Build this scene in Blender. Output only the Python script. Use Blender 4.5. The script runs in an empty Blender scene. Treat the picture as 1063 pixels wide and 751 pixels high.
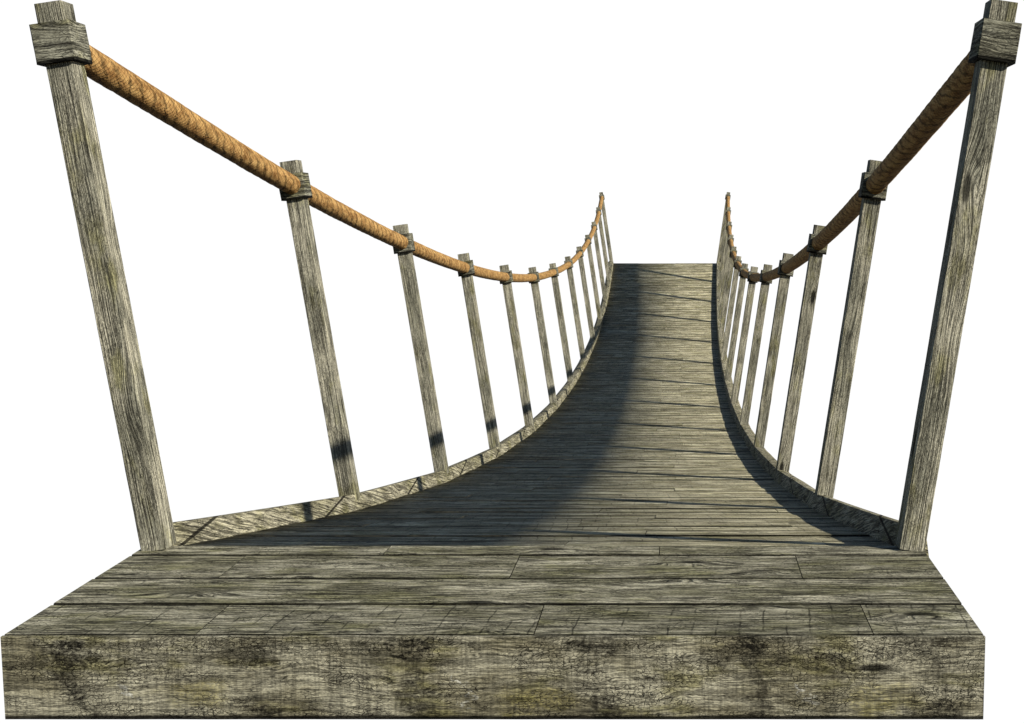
import bpy, bmesh, math, random
from mathutils import Vector, Matrix, noise as mnoise
random.seed(7)
S = bpy.context.scene
COL = S.collection
DZ = 1.246                                   # underside of the landing stands at z = 0

# ------------------------------------------------------------------ bridge curves (metres)
HK = 0.075                                   # kerb height
P = [217.863238, 709.454171, 0.104839, -0.460483, 2.101955, 0.144155, 1.581029, -0.098257, 16.631625, 13.644181, 0.560168, -1.051944, -1.000819, -2.179836, -0.520853, 0.702303, -0.056708, 0.00748, 0.013103, 0.006496, -0.025693, 0.090524, -0.00083, 0.005385, -0.061968, 0.110755, 0.006334, 0.006548]
NP = 13
def Q(y): return (y - 13.5) / 10
def post_y(i):
    t = i / 6 - 1
    return sum(P[8 + j] * t ** j for j in range(5)) + P[24] * t ** 5 + P[25] * t ** 6
def kerb_z(y):
    q = Q(y)
    return sum(P[13 + j] * q ** j for j in range(6)) + P[26] * q ** 6 + P[27] * q ** 7 + DZ
def deck_z(y): return kerb_z(y) - HK
def side_x(y, s):
    q = Q(y)
    return P[3] + P[19] * q * q + P[23] * q ** 3 + s * P[4] / 2 * (1 + P[20] * q + P[21] * q * q)
def lean(y): return P[5] + P[22] * Q(y)
def slope(y, f=kerb_z): return (f(y + .01) - f(y - .01)) / .02
H = P[6]
TOPZ = deck_z(post_y(0))                     # platform top
YS = [post_y(i) for i in range(NP)]
# the timbers run straight from post to post, so the sag is a chain of short straight bays
kerb_c, side_c = kerb_z, side_x
def bay(y, f):
    i = max(0, min(NP - 2, sum(1 for q in YS if q <= y) - 1))
    t = (y - YS[i]) / (YS[i + 1] - YS[i])
    return f(YS[i]) + (f(YS[i + 1]) - f(YS[i])) * t
def kerb_z(y): return .75 * bay(y, kerb_c) + .25 * kerb_c(y)
def side_x(y, s): return bay(y, lambda q: side_c(q, s))

# ------------------------------------------------------------------ node helpers
class NT:
    def __init__(s, name):
        s.m = bpy.data.materials.new(name); s.m.use_nodes = True
        s.t = s.m.node_tree; s.t.nodes.clear()
    def n(s, typ, **kw):
        nd = s.t.nodes.new(typ)
        for k, v in kw.items(): setattr(nd, k, v)
        return nd
    def put(s, sock, v):
        if isinstance(v, bpy.types.NodeSocket): s.t.links.new(v, sock)
        else: sock.default_value = v
    def math(s, op, a, b=0.0, c=0.0, clamp=False):
        nd = s.n('ShaderNodeMath', operation=op, use_clamp=clamp)
        s.put(nd.inputs[0], a); s.put(nd.inputs[1], b); s.put(nd.inputs[2], c)
        return nd.outputs[0]
    def add(s, a, b): return s.math('ADD', a, b)
    def sub(s, a, b): return s.math('SUBTRACT', a, b)
    def mul(s, a, b): return s.math('MULTIPLY', a, b)
    def xyz(s, x, y, z):
        nd = s.n('ShaderNodeCombineXYZ')
        for i, v in enumerate((x, y, z)): s.put(nd.inputs[i], v)
        return nd.outputs[0]
    def noise(s, vec, detail=3, rough=.6, dist=0.0, scale=1.0):
        nd = s.n('ShaderNodeTexNoise'); s.put(nd.inputs['Vector'], vec)
        nd.inputs['Scale'].default_value = scale; nd.inputs['Detail'].default_value = detail
        nd.inputs['Roughness'].default_value = rough; nd.inputs['Distortion'].default_value = dist
        return nd.outputs[0]
    def voro(s, vec, feature='F1', rand=1.0):
        nd = s.n('ShaderNodeTexVoronoi', feature=feature); s.put(nd.inputs['Vector'], vec)
        nd.inputs['Scale'].default_value = 1.0; nd.inputs['Randomness'].default_value = rand
        return nd.outputs['Distance']
    def ss(s, v, a, b, lo=0.0, hi=1.0):          # smoothstep a..b -> lo..hi
        nd = s.n('ShaderNodeMapRange', interpolation_type='SMOOTHSTEP')
        s.put(nd.inputs[0], v)
        for i, q in enumerate((a, b, lo, hi)): s.put(nd.inputs[i + 1], q)
        return nd.outputs[0]
    def mix(s, f, a, b, blend='MIX'):
        nd = s.n('ShaderNodeMix', data_type='RGBA', blend_type=blend)
        s.put(nd.inputs[0], f); s.put(nd.inputs[6], a); s.put(nd.inputs[7], b)
        return nd.outputs[2]
    def uv(s, name):
        nd = s.n('ShaderNodeUVMap', uv_map=name)
        sp = s.n('ShaderNodeSeparateXYZ'); s.t.links.new(nd.outputs[0], sp.inputs[0])
        return sp.outputs[0], sp.outputs[1]
    def finish(s, col, height, rough=.95, dist=.004, strength=.6):
        b = s.n('ShaderNodeBump'); b.inputs['Distance'].default_value = dist
        b.inputs['Strength'].default_value = strength
        s.put(b.inputs['Height'], height)
        p = s.n('ShaderNodeBsdfPrincipled')
        s.put(p.inputs['Base Color'], col); s.put(p.inputs['Roughness'], rough)
        p.inputs['Specular IOR Level'].default_value = .06
        s.t.links.new(b.outputs[0], p.inputs['Normal'])
        o = s.n('ShaderNodeOutputMaterial'); s.t.links.new(p.outputs[0], o.inputs[0])
        return s.m

def rgb(r, g, b): return (r, g, b, 1)

def wood(name, pale=rgb(.52, .50, .41), mid=rgb(.34, .33, .26), olive=rgb(.36, .34, .17),
         dark=rgb(.045, .042, .032), ring=130, warp=9, crackle=.6, saw=0.0, coarse=1.0,
         stains=False, bands=None, scarf=False, gain=1.0, stainy=.5, kc=.0, knot=11, wn2k=2.2, ckx=48, cky=120, crk=.75, short=1.0, soft=0.0, vstreak=0.0, shade=1.0):
    g = NT(name)
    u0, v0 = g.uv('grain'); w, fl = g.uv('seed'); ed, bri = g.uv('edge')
    u, v = u0, v0
    if scarf:                                    # grain runs askew along the kerb
        u, v = g.add(u0, g.mul(v0, -.3)), g.add(v0, g.mul(u0, .16))
    wz = g.mul(w, 13.7)
    wn = g.noise(g.xyz(g.mul(u, 2.2), g.mul(v, 9), wz), 2)
    wn2 = g.noise(g.xyz(g.mul(u, 11), g.mul(v, 24), g.add(wz, 5)), 2)
    kd = g.voro(g.xyz(g.mul(u, 2.1), g.mul(v, 7.5), wz))
    kn = g.ss(kd, .0, .42, 1, 0)                 # knot influence
    core = g.ss(g.add(kd, g.mul(wn2, .06)), .06 + kc, .12 + kc * 1.3, 1, 0)
    r = g.add(g.mul(v, ring), g.add(g.mul(wn, warp), g.add(g.mul(wn2, wn2k), g.mul(kn, knot))))
    fine = g.noise(g.xyz(g.mul(u, 5 * coarse * short), r, wz), 4, .65)
    rng = g.ss(fine, .40, .59)
    c1 = g.noise(g.xyz(g.mul(u, 4.5 * short), g.mul(r, .55), g.add(wz, 9)), 3, .6)
    cr = g.ss(g.math('ABSOLUTE', g.sub(c1, .5)), .004, .03)                    # long cracks
    c2 = g.noise(g.xyz(g.mul(u, 14 * short), g.mul(r, .9), g.add(wz, 21)), 3, .65)
    cr2 = g.ss(g.math('ABSOLUTE', g.sub(c2, .47)), .003, .035)
    crm = g.ss(g.noise(g.xyz(g.mul(u, 5), g.mul(v, 14), g.add(wz, 31)), 2), .45, .62)
    cr2 = g.math('MAXIMUM', cr2, g.sub(1, crm))
    vd = g.voro(g.xyz(g.add(g.mul(u, ckx), g.mul(wn2, 5)), g.add(g.mul(v, cky), g.mul(wn2, 6)), wz), 'DISTANCE_TO_EDGE')
    ck = g.ss(vd, .01, .10)
    ckm = g.ss(g.noise(g.xyz(g.mul(u, 7), g.mul(v, 15), g.add(wz, 41)), 3), .42, .58)
    ck = g.sub(1, g.mul(g.mul(g.sub(1, ck), ckm), crackle))
    grit = g.noise(g.xyz(g.mul(u, 130), g.mul(v, 330), wz), 2, .7)
    b1 = g.noise(g.xyz(g.mul(u, 3.2), g.mul(v, 9), g.add(wz, 51)), 4, .6)
    b2 = g.noise(g.xyz(g.mul(u, 5), g.mul(v, 13), g.add(wz, 61)), 4, .65)
    b3 = g.noise(g.xyz(g.mul(u, 6), g.mul(v, 16), g.add(wz, 71)), 5, .7)
    col = g.mix(g.ss(b1, .38, .60), mid, pale)
    col = g.mix(g.mul(g.ss(b2, .50, .68), .75), col, olive)
    col = g.mix(g.mul(g.ss(b3, .54, .72), stainy), col, dark)
    # grain and cracks
    k = g.add(.24 + soft, g.mul(rng, .82 - soft))
    k = g.mul(k, g.add(1 - crk, g.mul(cr, crk)))
    k = g.mul(k, g.add(.30, g.mul(cr2, .70)))
    k = g.mul(k, ck)
    k = g.mul(k, g.ss(grit, .28, .68, .60, 1.32))
    k = g.mul(k, g.sub(1, g.mul(core, .85)))
    if saw:                                      # saw kerf marks across some boards
        s1 = g.math('FRACT', g.add(g.mul(u, 17), g.add(g.mul(wn, .35), g.mul(v, 1.2))))
        sl = g.ss(g.math('ABSOLUTE', g.sub(s1, .5)), .015, .06)
        sm = g.ss(g.noise(g.xyz(g.mul(u, 12), g.mul(v, 9), g.add(wz, 81)), 3, .6), .44, .60)
        sl = g.math('MAXIMUM', sl, g.sub(1, sm))
        sl = g.math('MAXIMUM', sl, g.sub(1, fl))
        k = g.mul(k, g.add(1 - saw, g.mul(sl, saw)))
    h = g.add(g.mul(rng, .5), g.add(g.mul(cr, .8), g.add(g.mul(ck, .5), g.mul(cr2, .5))))
    if scarf:                                    # long slanting scarf joints of the kerb boards
        f = g.math('FRACT', g.mul(g.add(g.sub(u0, g.mul(v0, 4.2)), .70), 1 / 1.5))
        ln = g.ss(g.math('ABSOLUTE', g.sub(f, .5)), .012, .02)
        k = g.mul(k, g.add(.12, g.mul(ln, .88))); h = g.add(h, ln)
    if stains:                                   # weather stains at the knots of the front beam
        per = g.mul(g.math('FRACT', g.mul(g.add(u0, .02), 1 / .83)), .83)
        jig = g.mul(g.sub(b3, .5), .26); jig2 = g.mul(g.sub(b2, .5), .22)
        def spot(x, y, sx, sy):
            dx = g.mul(g.add(g.sub(per, x), jig), 1 / sx); dy = g.mul(g.add(g.sub(v0, y), jig2), 1 / sy)
            return g.ss(g.add(g.mul(dx, dx), g.mul(dy, dy)), .15, 1.3, 1, 0)
        st = g.math('MAXIMUM', spot(.19, .188, .06, .034), g.mul(spot(.205, .08, .035, .15), .8))
        st = g.math('MAXIMUM', st, g.mul(spot(.665, .025, .06, .03), .95))
        st = g.math('MAXIMUM', st, g.mul(spot(.62, .185, .13, .03), .75))
        st = g.math('MAXIMUM', st, g.mul(spot(.11, .16, .05, .03), .6))
        st = g.math('MAXIMUM', st, g.mul(spot(.645, .12, .03, .16), .45))
        brk = g.ss(g.noise(g.xyz(g.mul(u0, 70), g.mul(v0, 90), 3.0), 5, .75), .42, .54)
        st = g.mul(st, g.add(.28, g.mul(brk, .72)))
        col = g.mix(g.mul(st, .92), col, rgb(.022, .020, .016))
        ye = g.mul(spot(.50, .05, .09, .05), g.ss(grit, .3, .6))
        col = g.mix(g.mul(ye, .45), col, rgb(.36, .31, .08))
        wh = g.math('MAXIMUM', spot(.315, .075, .008, .028), g.mul(spot(.34, .045, .012, .012), .7))
        col = g.mix(g.mul(wh, .8), col, rgb(.72, .71, .64))
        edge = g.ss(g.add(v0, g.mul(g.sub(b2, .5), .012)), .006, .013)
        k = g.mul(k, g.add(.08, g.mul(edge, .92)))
    if bands:                                    # dark stripe along the bottom edge of a collar
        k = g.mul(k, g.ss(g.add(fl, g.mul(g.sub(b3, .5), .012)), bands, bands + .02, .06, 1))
    if vstreak:
        vs_ = g.noise(g.xyz(g.mul(u0, 170), g.mul(v0, 9), g.add(wz, 91)), 3, .6)
        k = g.mul(k, g.ss(vs_, .32, .62, 1 - vstreak, 1 + vstreak * .4))
    k = g.mul(k, g.mul(gain * .61, g.add(1, bri)))
    k = g.mul(k, g.sub(1, g.mul(ed, .90)))  # seam-gap darkness put into the colour of board sides and chamfers
    kk = g.xyz(k, k, k)
    col = g.mix(1.0, col, kk, 'MULTIPLY')
    return g.finish(col, h)

def rope_mat():
    g = NT('twisted_fibre')
    u, v = g.uv('grain')
    a = g.mul(v, 2 * math.pi)
    cx = g.math('COSINE', a); sx = g.math('SINE', a)
    wob = g.noise(g.xyz(g.mul(u, 14), g.mul(cx, 1.2), g.mul(sx, 1.2)), 3)
    ph = g.add(g.add(g.mul(u, 1 / .088), g.mul(v, 4)), g.mul(g.sub(wob, .5), 1.3))
    fr = g.math('FRACT', ph)
    d = g.mul(g.math('ABSOLUTE', g.sub(fr, .5)), 2)            # 1 at crease, 0 at strand crown
    crease = g.ss(d, .55, 1.0)
    # the strand's own yarns, laid against the twist
    ph2 = g.add(g.add(g.mul(u, 1 / .021), g.mul(v, -11)), g.mul(wob, .8))
    yarn = g.ss(g.mul(g.math('ABSOLUTE', g.sub(g.math('FRACT', ph2), .5)), 2), .5, 1)
    f1 = g.noise(g.xyz(g.mul(u, 15), g.mul(g.math('COSINE', g.add(a, g.mul(u, 9))), 24), g.mul(g.math('SINE', g.add(a, g.mul(u, 9))), 24)), 4, .7)
    f2 = g.noise(g.xyz(g.mul(u, 9), g.mul(cx, 2), g.mul(sx, 2)), 4, .65)
    f3 = g.noise(g.xyz(g.mul(u, 300), g.mul(cx, 40), g.mul(sx, 40)), 2, .7)
    col = g.mix(g.ss(f2, .35, .65), rgb(.43, .22, .07), rgb(.72, .44, .165))
    col = g.mix(g.ss(f1, .42, .62, 0, .5), col, rgb(.72, .47, .21))
    k = g.sub(1, g.mul(g.mul(crease, .66), g.ss(f2, .3, .6, .35, 1)))
    k = g.mul(k, g.mul(g.sub(1, g.mul(yarn, .28)), .575))
    blot = g.noise(g.xyz(g.mul(u, 22), g.mul(cx, 1.6), g.mul(sx, 1.6)), 4, .65)
    col = g.mix(g.ss(blot, .48, .64, 0, .65), col, rgb(.20, .085, .022))
    k = g.mul(k, g.ss(f1, .36, .58, .42, 1.15))
    k = g.mul(k, g.ss(f3, .3, .7, .78, 1.2))
    col = g.mix(1.0, col, g.xyz(k, k, k), 'MULTIPLY')
    return g.finish(col, g.sub(g.mul(f1, .6), g.add(crease, g.mul(yarn, .4))), .9, .004, .6)

M_BOARD = wood('weathered_boards', knot=5, wn2k=.8, warp=4, gain=.92, saw=.7, kc=.04, soft=.0, short=1.3, pale=rgb(.60, .57, .43), mid=rgb(.32, .305, .205), olive=rgb(.31, .30, .16), crackle=.7, stainy=.7)
M_DECK = wood('weathered_deck', saw=.6, crackle=.4, pale=rgb(.84, .78, .55), mid=rgb(.46, .42, .27), olive=rgb(.46, .43, .22), stainy=.8, gain=1.24, knot=6, warp=6)
M_BEAM = wood('weathered_beam', pale=rgb(.53, .50, .38), mid=rgb(.29, .265, .18), olive=rgb(.27, .25, .11), ring=150, warp=6, crackle=.85, knot=4, vstreak=.28, gain=1.0, short=1.8, soft=.22, ckx=75, cky=150, kc=.02, crk=.5, stains=True, stainy=.22)
M_POST = wood('weathered_post', gain=1.12, knot=7, wn2k=1.0, soft=.0, pale=rgb(.56, .53, .42), ring=270, warp=5.5, kc=.03, crackle=.5, coarse=.8, stainy=.6)
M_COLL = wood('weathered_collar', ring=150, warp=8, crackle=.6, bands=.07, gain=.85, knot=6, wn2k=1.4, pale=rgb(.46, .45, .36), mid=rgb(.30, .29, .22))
M_KERB = wood('weathered_kerb', gain=.98, knot=4, wn2k=1.0, ring=170, warp=5, pale=rgb(.58, .54, .40), mid=rgb(.40, .37, .25), crackle=.5, scarf=True)
M_ROPE = rope_mat()

# ------------------------------------------------------------------ mesh helpers
class MB:
    """collects quads with grain / seed uv"""
    def __init__(s): s.v = []; s.f = []; s.g = []; s.s = []; s.nrm = {}; s.e = {}
    def face(s, idx, uvs, seed, normals=None):
        s.f.append(idx); s.g.append(uvs); s.s.append(seed)
        if normals: s.nrm[len(s.f) - 1] = normals
    def quad(s, pts, uvs, seed, normals=None):
        b = len(s.v); s.v += [tuple(p) for p in pts]
        s.face(list(range(b, b + len(pts))), uvs, seed, normals)
    def build(s, name, mat, parent=None, loc=(0, 0, 0), smooth=False, weld=False):
        me = bpy.data.meshes.new(name)
        me.from_pydata([Vector(p) - Vector(loc) for p in s.v], [], s.f)
        a = me.uv_layers.new(name='grain'); b = me.uv_layers.new(name='seed'); ce = me.uv_layers.new(name='edge')
        li = 0
        for fi, f in enumerate(s.f):
            for k in range(len(f)):
                a.data[li].uv = s.g[fi][k]
                sd = s.s[fi]
                b.data[li].uv = sd[k] if isinstance(sd, list) else sd
                ce.data[li].uv = s.e.get(fi, (0, 0))
                li += 1
        me.materials.append(mat)
        if weld:
            bm = bmesh.new(); bm.from_mesh(me); bmesh.ops.remove_doubles(bm, verts=bm.verts, dist=1e-5)
            bm.to_mesh(me); bm.free()
        if smooth:
            for p in me.polygons: p.use_smooth = True
        if s.nrm:
            for p in me.polygons: p.use_smooth = True
            ln = []
            for p in me.polygons:
                c = s.nrm.get(p.index)
                for k in range(p.loop_total): ln.append(tuple(c[k]) if c else tuple(p.normal))
            me.normals_split_custom_set(ln)
        o = bpy.data.objects.new(name, me); COL.objects.link(o); o.location = loc
        if parent:
            o.parent = parent
            o.matrix_parent_inverse = Matrix.Identity(4)
            o.location = Vector(loc) - world_loc(parent)
        return o
def world_loc(o):
    l = Vector(o.location)
    while o.parent: o = o.parent; l += o.location
    return l

def jit(a): return random.uniform(-a, a)

def sawn_box(mb, A, B, X, Yv, w, d, segs, seed, wob=.0012, bev=.004, flag=0.0, cap=True, flag_fn=None, dark_edge=False, bri=0.0):
    """a sawn timber from A to B; X and Yv are its cross axes, w and d its sizes. Chamfered edges, slightly worn."""
    A, B = Vector(A), Vector(B); L = (B - A).length
    hw, hd = w / 2, d / 2
    prof = [(-hw + bev, -hd), (hw - bev, -hd), (hw, -hd + bev), (hw, hd - bev), (hw - bev, hd), (-hw + bev, hd), (-hw, hd - bev), (-hw, -hd + bev)]
    vs = [0]
    for i in range(8):
        a, b = prof[i], prof[(i + 1) % 8]
        vs.append(vs[-1] + math.hypot(a[0] - b[0], a[1] - b[1]))
    rings = []
    ox = random.uniform(0, 50)
    for k in range(segs + 1):
        t = k / segs; c = A.lerp(B, t); row = []
        for (a, b) in prof:
            n = mnoise.noise(Vector((ox + t * L * 6, a * 40, b * 40))) * wob
            n2 = mnoise.noise(Vector((ox + t * L * 25, a * 90, b * 90 + 7))) * wob * .8
            sc = 1 + (n + n2) / max(hw, hd)
            row.append(c + X * a * sc + Yv * b * sc)
        rings.append(row)
    base = len(mb.v)
    for row in rings: mb.v += [tuple(p) for p in row]
    off = random.uniform(0, 40)
    for k in range(segs):
        for i in range(8):
            j = (i + 1) % 8
            idx = [base + k * 8 + i, base + k * 8 + j, base + (k + 1) * 8 + j, base + (k + 1) * 8 + i]
            u0, u1 = off + k / segs * L, off + (k + 1) / segs * L
            fl = lambda tt: flag_fn(tt) if flag_fn else flag
            mb.face(idx, [(u0, vs[i]), (u0, vs[i + 1]), (u1, vs[i + 1]), (u1, vs[i])],
                    [(seed, fl(k / segs)), (seed, fl(k / segs)), (seed, fl((k + 1) / segs)), (seed, fl((k + 1) / segs))])
            if dark_edge: mb.e[len(mb.f) - 1] = (0.0 if i in (0, 4) else 1.0, bri)  # all but top and bottom faces take the painted gap darkness
    if cap and dark_edge:
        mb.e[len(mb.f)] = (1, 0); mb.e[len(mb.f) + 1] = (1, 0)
    if cap:
        mb.face([base + i for i in range(7, -1, -1)], [(off + prof[i][0], prof[i][1]) for i in range(7, -1, -1)], (seed + .3, flag))
        e = base + segs * 8
        mb.face([e + i for i in range(8)], [(off + prof[i][0], prof[i][1]) for i in range(8)], (seed + .6, 1.0))

def empty(name, loc, label, cat):
    o = bpy.data.objects.new(name, None); COL.objects.link(o); o.location = loc
    o.empty_display_size = .2
    o['label'] = label; o['category'] = cat
    return o

# ------------------------------------------------------------------ landing platform
XL, XR = -1.667, .737
YF, YB = 2.964, 3.797
land = empty('landing_platform', ((XL + XR) / 2, (YF + YB) / 2, 0),
             'low weathered grey timber landing with thick front beam, nearest end of the bridge', 'platform')
rows = [(2.976, 3.2145, [-1.197, -.367, .467], 1), (3.2175, 3.4465, [], 0),
        (3.4495, 3.6865, [-1.317, -.492, .337], 0), (3.6895, YB, [-.906, -.073], 0)]
mb = MB()
ex, ey, ez = Vector((1, 0, 0)), Vector((0, 1, 0)), Vector((0, 0, 1))
for (y0, y1, js, saw) in rows:
    xs = [XL] + js + [XR]
    for a, b in zip(xs[:-1], xs[1:]):
        z = TOPZ - .019 + jit(.0008); g = .0012
        sawn_box(mb, (a + g, (y0 + y1) / 2, z), (b - g, (y0 + y1) / 2, z), ey, ez, y1 - y0, .038,
                 max(4, int((b - a) / .06)), random.uniform(0, 20), .0007, .006, float(saw), dark_edge=True, bri=jit(.08))
mb.build('planking', M_BOARD, land, world_loc(land))
mb = MB()
BH = TOPZ
def flat_beam(A, B, X, Yv, w, d, seed):
    """a beam whose grain v runs 0..height on the outer face"""
    A, B = Vector(A), Vector(B); L = (B - A).length; n = int(L / .04); m = 6
    def pt(t, a, b, amp=1):
        c = A.lerp(B, t)
        q = mnoise.noise(Vector((t * L * 9, a * 30, seed))) * .0012 * amp
        return c + X * (b * d + q) + Yv * (a * w)
    for k in range(n):
        for j in range(m):
            t0, t1, a0, a1 = k / n, (k + 1) / n, j / m, (j + 1) / m
            mb.quad([pt(t0, a0, 0), pt(t1, a0, 0), pt(t1, a1, 0), pt(t0, a1, 0)],
                    [(t0 * L, a0 * w), (t1 * L, a0 * w), (t1 * L, a1 * w), (t0 * L, a1 * w)], (seed, 0))
        for (a, flip) in ((1, 0), (0, 1)):
            q = [pt(k / n, a, 0), pt((k + 1) / n, a, 0), pt((k + 1) / n, a, 1, 0), pt(k / n, a, 1, 0)]
            uu = [(k / n * L, w), ((k + 1) / n * L, w), ((k + 1) / n * L, w + d), (k / n * L, w + d)]
            if flip: q.reverse(); uu.reverse()
            mb.quad(q, uu, (seed, 0))
        q = [pt((k + 1) / n, 0, 1, 0), pt(k / n, 0, 1, 0), pt(k / n, 1, 1, 0), pt((k + 1) / n, 1, 1, 0)]
        mb.quad(q, [((k + 1) / n * L, 0), (k / n * L, 0), (k / n * L, w), ((k + 1) / n * L, w)], (seed + 1, 0))
    for t in (0, 1):
        q = [pt(t, 0, 0), pt(t, 1, 0), pt(t, 1, 1, 0), pt(t, 0, 1, 0)]
        uu = [(0, 0), (0, w), (d, w), (d, 0)]
        if t: q.reverse(); uu.reverse()
        mb.quad(q, uu, (seed + 2, 0))
flat_beam((XL, YF, 0), (XR, YF, 0), ey, ez, BH - .001, .011, 3.1)
mb.build('front_beam', M_BEAM, land, world_loc(land), weld=True)
for (A, B, X) in (((XL, YB, 0), (XL, YF + .0115, 0), ex), ((XR, YF + .0115, 0), (XR, YB, 0), -ex)):
    mb = MB(); flat_beam(A, B, X, ez, BH - .04, .05, 5 + X.x); mb.build('side_beam', M_BEAM, land, world_loc(land), weld=True)
mb = MB(); flat_beam((XR - .055, YB, 0), (XL + .055, YB, 0), -ey, ez, BH - .042, .05, 8.0)
mb.build('back_beam', M_BEAM, land, world_loc(land), weld=True)

# ------------------------------------------------------------------ rope bridge
br = empty('rope_bridge', ((XL + XR) / 2, YB, 0),
           'long sagging footbridge of weathered grey planks and leaning posts with thick tan handrail ropes', 'bridge')

def tilt(t):
    """hand-set deck normals, rolled over towards the left edge to put shade there (degrees, + = to the left)"""
    pts = [(0, 43), (.12, 40), (.24, 36), (.31, 32.5), (.37, 29.5), (.44, 25), (.52, 17), (.62, 8), (.76, 0), (1, -7)]
    for (a, va), (b, vb) in zip(pts[:-1], pts[1:]):
        if t <= b: return va + (vb - va) * max(0, (t - a)) / (b - a)
    return pts[-1][1]

PW = .236
ys = [YB + .002]
while ys[-1] < YS[-1] + .02:
    y = ys[-1]; s = slope(y, deck_z)
    ys.append(y + PW / math.sqrt(1 + s * s))
mb = MB(); TH = .045; CH = .014
for r in range(len(ys) - 1):
    gp = .0026
    y0, y1 = ys[r] + gp, ys[r + 1] - gp
    ym = (y0 + y1) / 2
    xl, xr = side_x(ym, -1) + .046, side_x(ym, 1) - .046
    joints = []
    if r % 4 in (0, 2):
        j = xl + (.35 if r % 4 == 0 else .62 if r % 4 == 2 else .1) + jit(.03)
        while j < xr - .15: joints.append(j); j += .83
    xs = [xl] + joints + [xr]
    sd = random.uniform(0, 30); saw = 1.0 if random.random() < .6 else 0.0
    for a, b in zip(xs[:-1], xs[1:]):
        a += .0013; b -= .0013
        n = max(2, int((b - a) / .09)); off = random.uniform(0, 40)
        dz = jit(.0018); ta = jit(.0012); brd = jit(.2)
        sl = slope(ym, deck_z); nb = Vector((0, -sl, 1)).normalized()
        def P3(x, y, lo=0): return Vector((x, y, deck_z(y) + dz + ta * (1 if y < ym else -1) - lo))
        def NN(x):
            ph = math.radians(tilt((x - xl) / (xr - xl)))
            return (Matrix.Rotation(-ph, 3, 'Y') @ nb).normalized()
        for k in range(n):
            x0 = a + (b - a) * k / n; x1 = a + (b - a) * (k + 1) / n
            for (ya, yb, e_) in ((y0, y0 + CH, 1), (y0 + CH, y1 - CH, 0), (y1 - CH, y1, 1)):
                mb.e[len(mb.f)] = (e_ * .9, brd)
                mb.quad([P3(x0, ya), P3(x1, ya), P3(x1, yb), P3(x0, yb)],
                        [(off + x0, ya - y0), (off + x1, ya - y0), (off + x1, yb - y0), (off + x0, yb - y0)], (sd, saw),
                        [NN(x0), NN(x1), NN(x1), NN(x0)])
        c = [P3(a, y0, TH), P3(b, y0, TH), P3(b, y1, TH), P3(a, y1, TH)]
        t = [P3(a, y0), P3(b, y0), P3(b, y1), P3(a, y1)]
        mb.quad([c[0], c[3], c[2], c[1]], [(off, 0), (off, PW), (off + b - a, PW), (off + b - a, 0)], (sd, 0))
        for i in range(4):
            j = (i + 1) % 4
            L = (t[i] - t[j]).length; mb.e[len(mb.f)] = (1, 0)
            mb.quad([c[i], c[j], t[j], t[i]], [(off, 0), (off + L, 0), (off + L, TH), (off, TH)], (sd + 2, 0))
mb.build('planking', M_DECK, br, world_loc(br))

# kerbs: quarter-rounded edge timbers following the sag
KW = .125
for s in (-1, 1):
    mb = MB()
    inner_b, inner_t = .050, .036               # distance of the inner face from the post line
    prof = [(-inner_b, -HK + .003), (-inner_t - .001, -.003), (-inner_t + .002, 0)]
    for k in range(1, 7):
        a = k / 6 * math.pi / 2
        prof.append((-inner_t + .002 + (KW - .012) * math.sin(a), -(KW - .014) * .62 * (1 - math.cos(a))))
    prof += [(-inner_t + KW, -HK - .05), (-inner_b, -HK - .05)]
    n = int((YS[-1] + .05 - YB) / .10); rows_ = []
    arc = [0]
    for k in range(n + 1):
        y = YB + .004 + (YS[-1] + .04 - YB) * k / n
        sl = slope(y); x = side_x(y, s)
        wv = mnoise.noise(Vector((y * 1.5, s * 9, 0))) * .003
        wf = min(1, .60 + .40 * max(0, y - YB - .8) / 4)
        rows_.append([Vector((x + s * (a if a < 0 else a * wf) + wv, y - sl * b * .9, kerb_z(y) + b)) for a, b in prof])
        if k: arc.append(arc[-1] + (rows_[-1][1] - rows_[-2][1]).length)
    vs = [0]
    for i in range(len(prof)):
        a, b = prof[i], prof[(i + 1) % len(prof)]
        vs.append(vs[-1] + math.hypot(a[0] - b[0], a[1] - b[1]))
    m = len(prof); base = len(mb.v)
    for row in rows_: mb.v += [tuple(p) for p in row]
    for k in range(n):
        for i in range(m):
            j = (i + 1) % m
            idx = [base + k * m + i, base + k * m + j, base + (k + 1) * m + j, base + (k + 1) * m + i]
            uv = [(arc[k], vs[i]), (arc[k], vs[i + 1]), (arc[k + 1], vs[i + 1]), (arc[k + 1], vs[i])]
            if s > 0: idx.reverse(); uv.reverse()
            mb.face(idx, uv, (2.2 + s, 0))
    for e, fl in ((0, s < 0), (n, s > 0)):
        idx = [base + e * m + i for i in range(m)]; uv = [(p[0], p[1]) for p in prof]
        if fl: idx.reverse(); uv.reverse()
        mb.face(idx, uv, (9, 0))
    o = mb.build('kerb', M_KERB, br, world_loc(br))
    for p in o.data.polygons: p.use_smooth = (len(p.vertices) == 4)
    o.data.set_sharp_from_angle(angle=math.radians(40))

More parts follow.
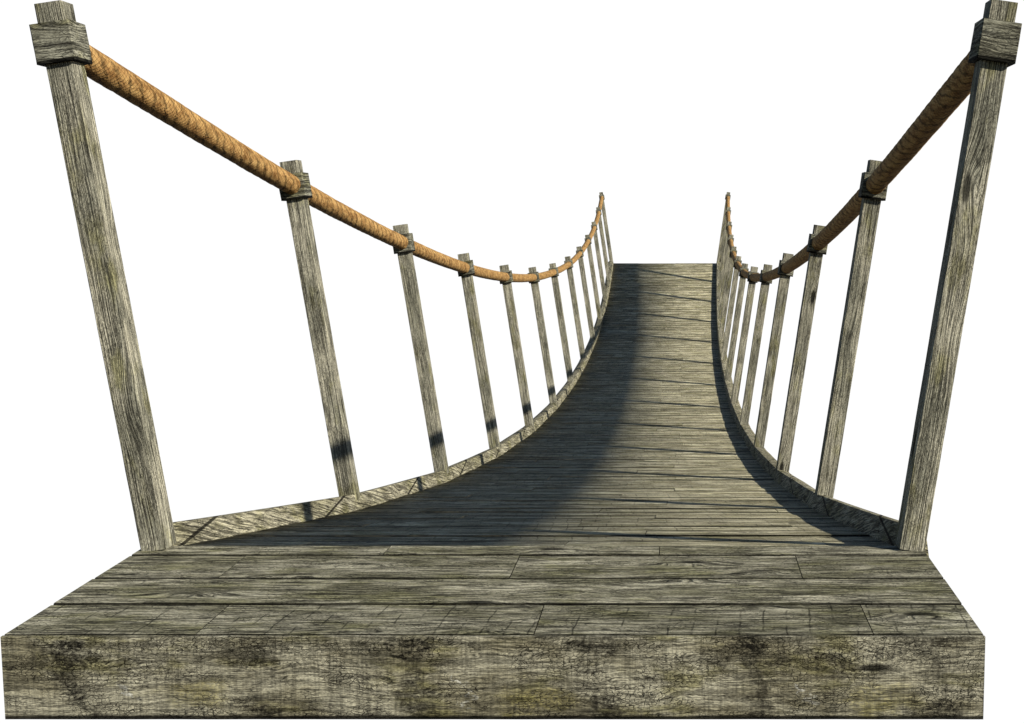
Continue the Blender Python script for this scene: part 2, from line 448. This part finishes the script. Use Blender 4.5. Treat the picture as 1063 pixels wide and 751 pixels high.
# posts with collars
PS = .079
rope_pts = {-1: [], 1: []}
for s in (-1, 1):
    for i in range(NP):
        y = YS[i]; ln = lean(y)
        ax = Vector((s * math.sin(ln), 0, math.cos(ln)))
        cross = Vector((math.cos(ln), 0, -s * math.sin(ln)))
        kx = Vector((side_x(y, s), y, kerb_z(y)))
        drop = (HK if i == 0 else .030) / math.cos(ln)
        base = kx - ax * drop
        if i == 0: base.z = TOPZ + .001
        top = kx + ax * (H + jit(.004))
        mb = MB(); sd = random.uniform(0, 30)
        sawn_box(mb, base, top, cross, ey, PS, PS, 26, sd, .0005, .002)
        po = mb.build('post', M_POST, br, base)
        c0, c1 = top - ax * .176, top - ax * .060
        mb = MB(); tw = jit(.03)
        cX = (cross + ey * tw).normalized(); cY = (ey - cross * tw).normalized()
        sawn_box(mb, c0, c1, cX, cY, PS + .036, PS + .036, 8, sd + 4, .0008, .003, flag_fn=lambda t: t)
        # collar grain runs round the post: swap the uv
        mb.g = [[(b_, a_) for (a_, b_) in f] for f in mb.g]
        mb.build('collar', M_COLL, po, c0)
        rope_pts[s].append(top - ax * .118)

# handrail ropes
def cat(p0, p1, p2, p3, t):
    return .5 * ((2 * p1) + (p2 - p0) * t + (2 * p0 - 5 * p1 + 4 * p2 - p3) * t * t + (3 * p1 - p0 - 3 * p2 + p3) * t ** 3)
RR = .044
for s in (-1, 1):
    pts = rope_pts[s]; ctl = [pts[0] * 2 - pts[1]] + pts + [pts[-1] * 2 - pts[-2]]
    path = []
    for i in range(NP - 1):
        L = (pts[i + 1] - pts[i]).length; n = int(L / .012)
        for k in range(n): path.append(cat(ctl[i], ctl[i + 1], ctl[i + 2], ctl[i + 3], k / n))
    path.append(pts[-1])
    d0 = (path[1] - path[0]).normalized(); path[0] = path[0] - d0 * .01
    N = 28; mb = MB(); u = 0; us = []
    for k, p in enumerate(path):
        d = (path[min(k + 1, len(path) - 1)] - path[max(k - 1, 0)]).normalized()
        if k: u += (p - path[k - 1]).length
        us.append(u)
        X = d.cross(ez).normalized(); Z = X.cross(d)
        for j in range(N):
            a = j / N * 2 * math.pi
            fr = (u / .088 + 4 * j / N) % 1; dd = abs(fr - .5) * 2
            r = RR * (1.015 - .055 * max(0, (dd - .45) / .55) ** 2) + mnoise.noise(Vector((u * 8, math.cos(a), math.sin(a)))) * .0012
            mb.v.append(tuple(p + X * r * math.cos(a) + Z * r * math.sin(a)))
    for k in range(len(path) - 1):
        for j in range(N):
            jj = (j + 1) % N
            mb.face([k * N + j, k * N + jj, (k + 1) * N + jj, (k + 1) * N + j],
                    [(us[k], j / N), (us[k], (j + 1) / N), (us[k + 1], (j + 1) / N), (us[k + 1], j / N)], (0, 0))
    mb.face([j for j in range(N)][::-1], [(0, 0)] * N, (0, 0))
    mb.face([(len(path) - 1) * N + j for j in range(N)], [(0, 0)] * N, (0, 0))
    mb.build('handrail_rope', M_ROPE, br, world_loc(br), smooth=True)

# ------------------------------------------------------------------ glowing white backdrop screen, added behind and below
g = NT('white_backdrop')
e = g.n('ShaderNodeEmission'); e.inputs[0].default_value = (1, 1, 1, 1); e.inputs[1].default_value = .59
o_ = g.n('ShaderNodeOutputMaterial'); g.t.links.new(e.outputs[0], o_.inputs[0])
mb = MB(); n = 24
for k in range(n):
    a0, a1 = math.radians(-37 + 66 * k / n), math.radians(-37 + 66 * (k + 1) / n)
    R = 62
    q = [(math.sin(a) * R, 12 + math.cos(a) * R * .6, z) for a, z in ((a0, -38), (a1, -38), (a1, 10.8), (a0, 10.8))]
    mb.quad(q, [(0, 0)] * 4, (0, 0))
sk = mb.build('backdrop', g.m, None, (0, 0, 0)); sk['kind'] = 'structure'

# ------------------------------------------------------------------ light
Ldir = Vector((-1.69, .915, -1)).normalized()
sun = bpy.data.lights.new('sun', 'SUN'); sun.energy = 5.0; sun.angle = math.radians(.9); sun.color = (1, .94, .80)
so = bpy.data.objects.new('sun', sun); COL.objects.link(so)
so.rotation_euler = Ldir.to_track_quat('-Z', 'Y').to_euler(); so.location = (8, -4, 6)
W = bpy.data.worlds.new('World'); S.world = W; W.use_nodes = True
nt = W.node_tree; bg = nt.nodes['Background']
st = nt.nodes.new('ShaderNodeTexSky'); st.sky_type = 'NISHITA'; st.sun_disc = False; st.ozone_density = 3.0; st.dust_density = .4
st.sun_elevation = math.asin(-Ldir.z)
st.sun_rotation = math.atan2(-Ldir.x, -Ldir.y)
nt.links.new(st.outputs[0], bg.inputs[0]); bg.inputs[1].default_value = .053

# ------------------------------------------------------------------ camera
cam = bpy.data.cameras.new('camera'); co = bpy.data.objects.new('camera', cam); COL.objects.link(co)
co.location = (0, 0, DZ); co.rotation_euler = (math.pi / 2 - P[2], 0, 0)
cam.sensor_fit = 'HORIZONTAL'; cam.sensor_width = 36; cam.lens = 1300 / 1063 * 36
cam.shift_x = (531.5 - P[1]) / 1063
cy = P[0] + 1300 * math.tan(P[2])
cam.shift_y = (cy - 375.5) / 1063
cam.clip_end = 500; cam.clip_start = .05
S.camera = co
S.view_settings.view_transform = 'Standard'; S.view_settings.look = 'None'
S.view_settings.exposure = .8; S.view_settings.gamma = 1
S.render.engine = 'CYCLES'
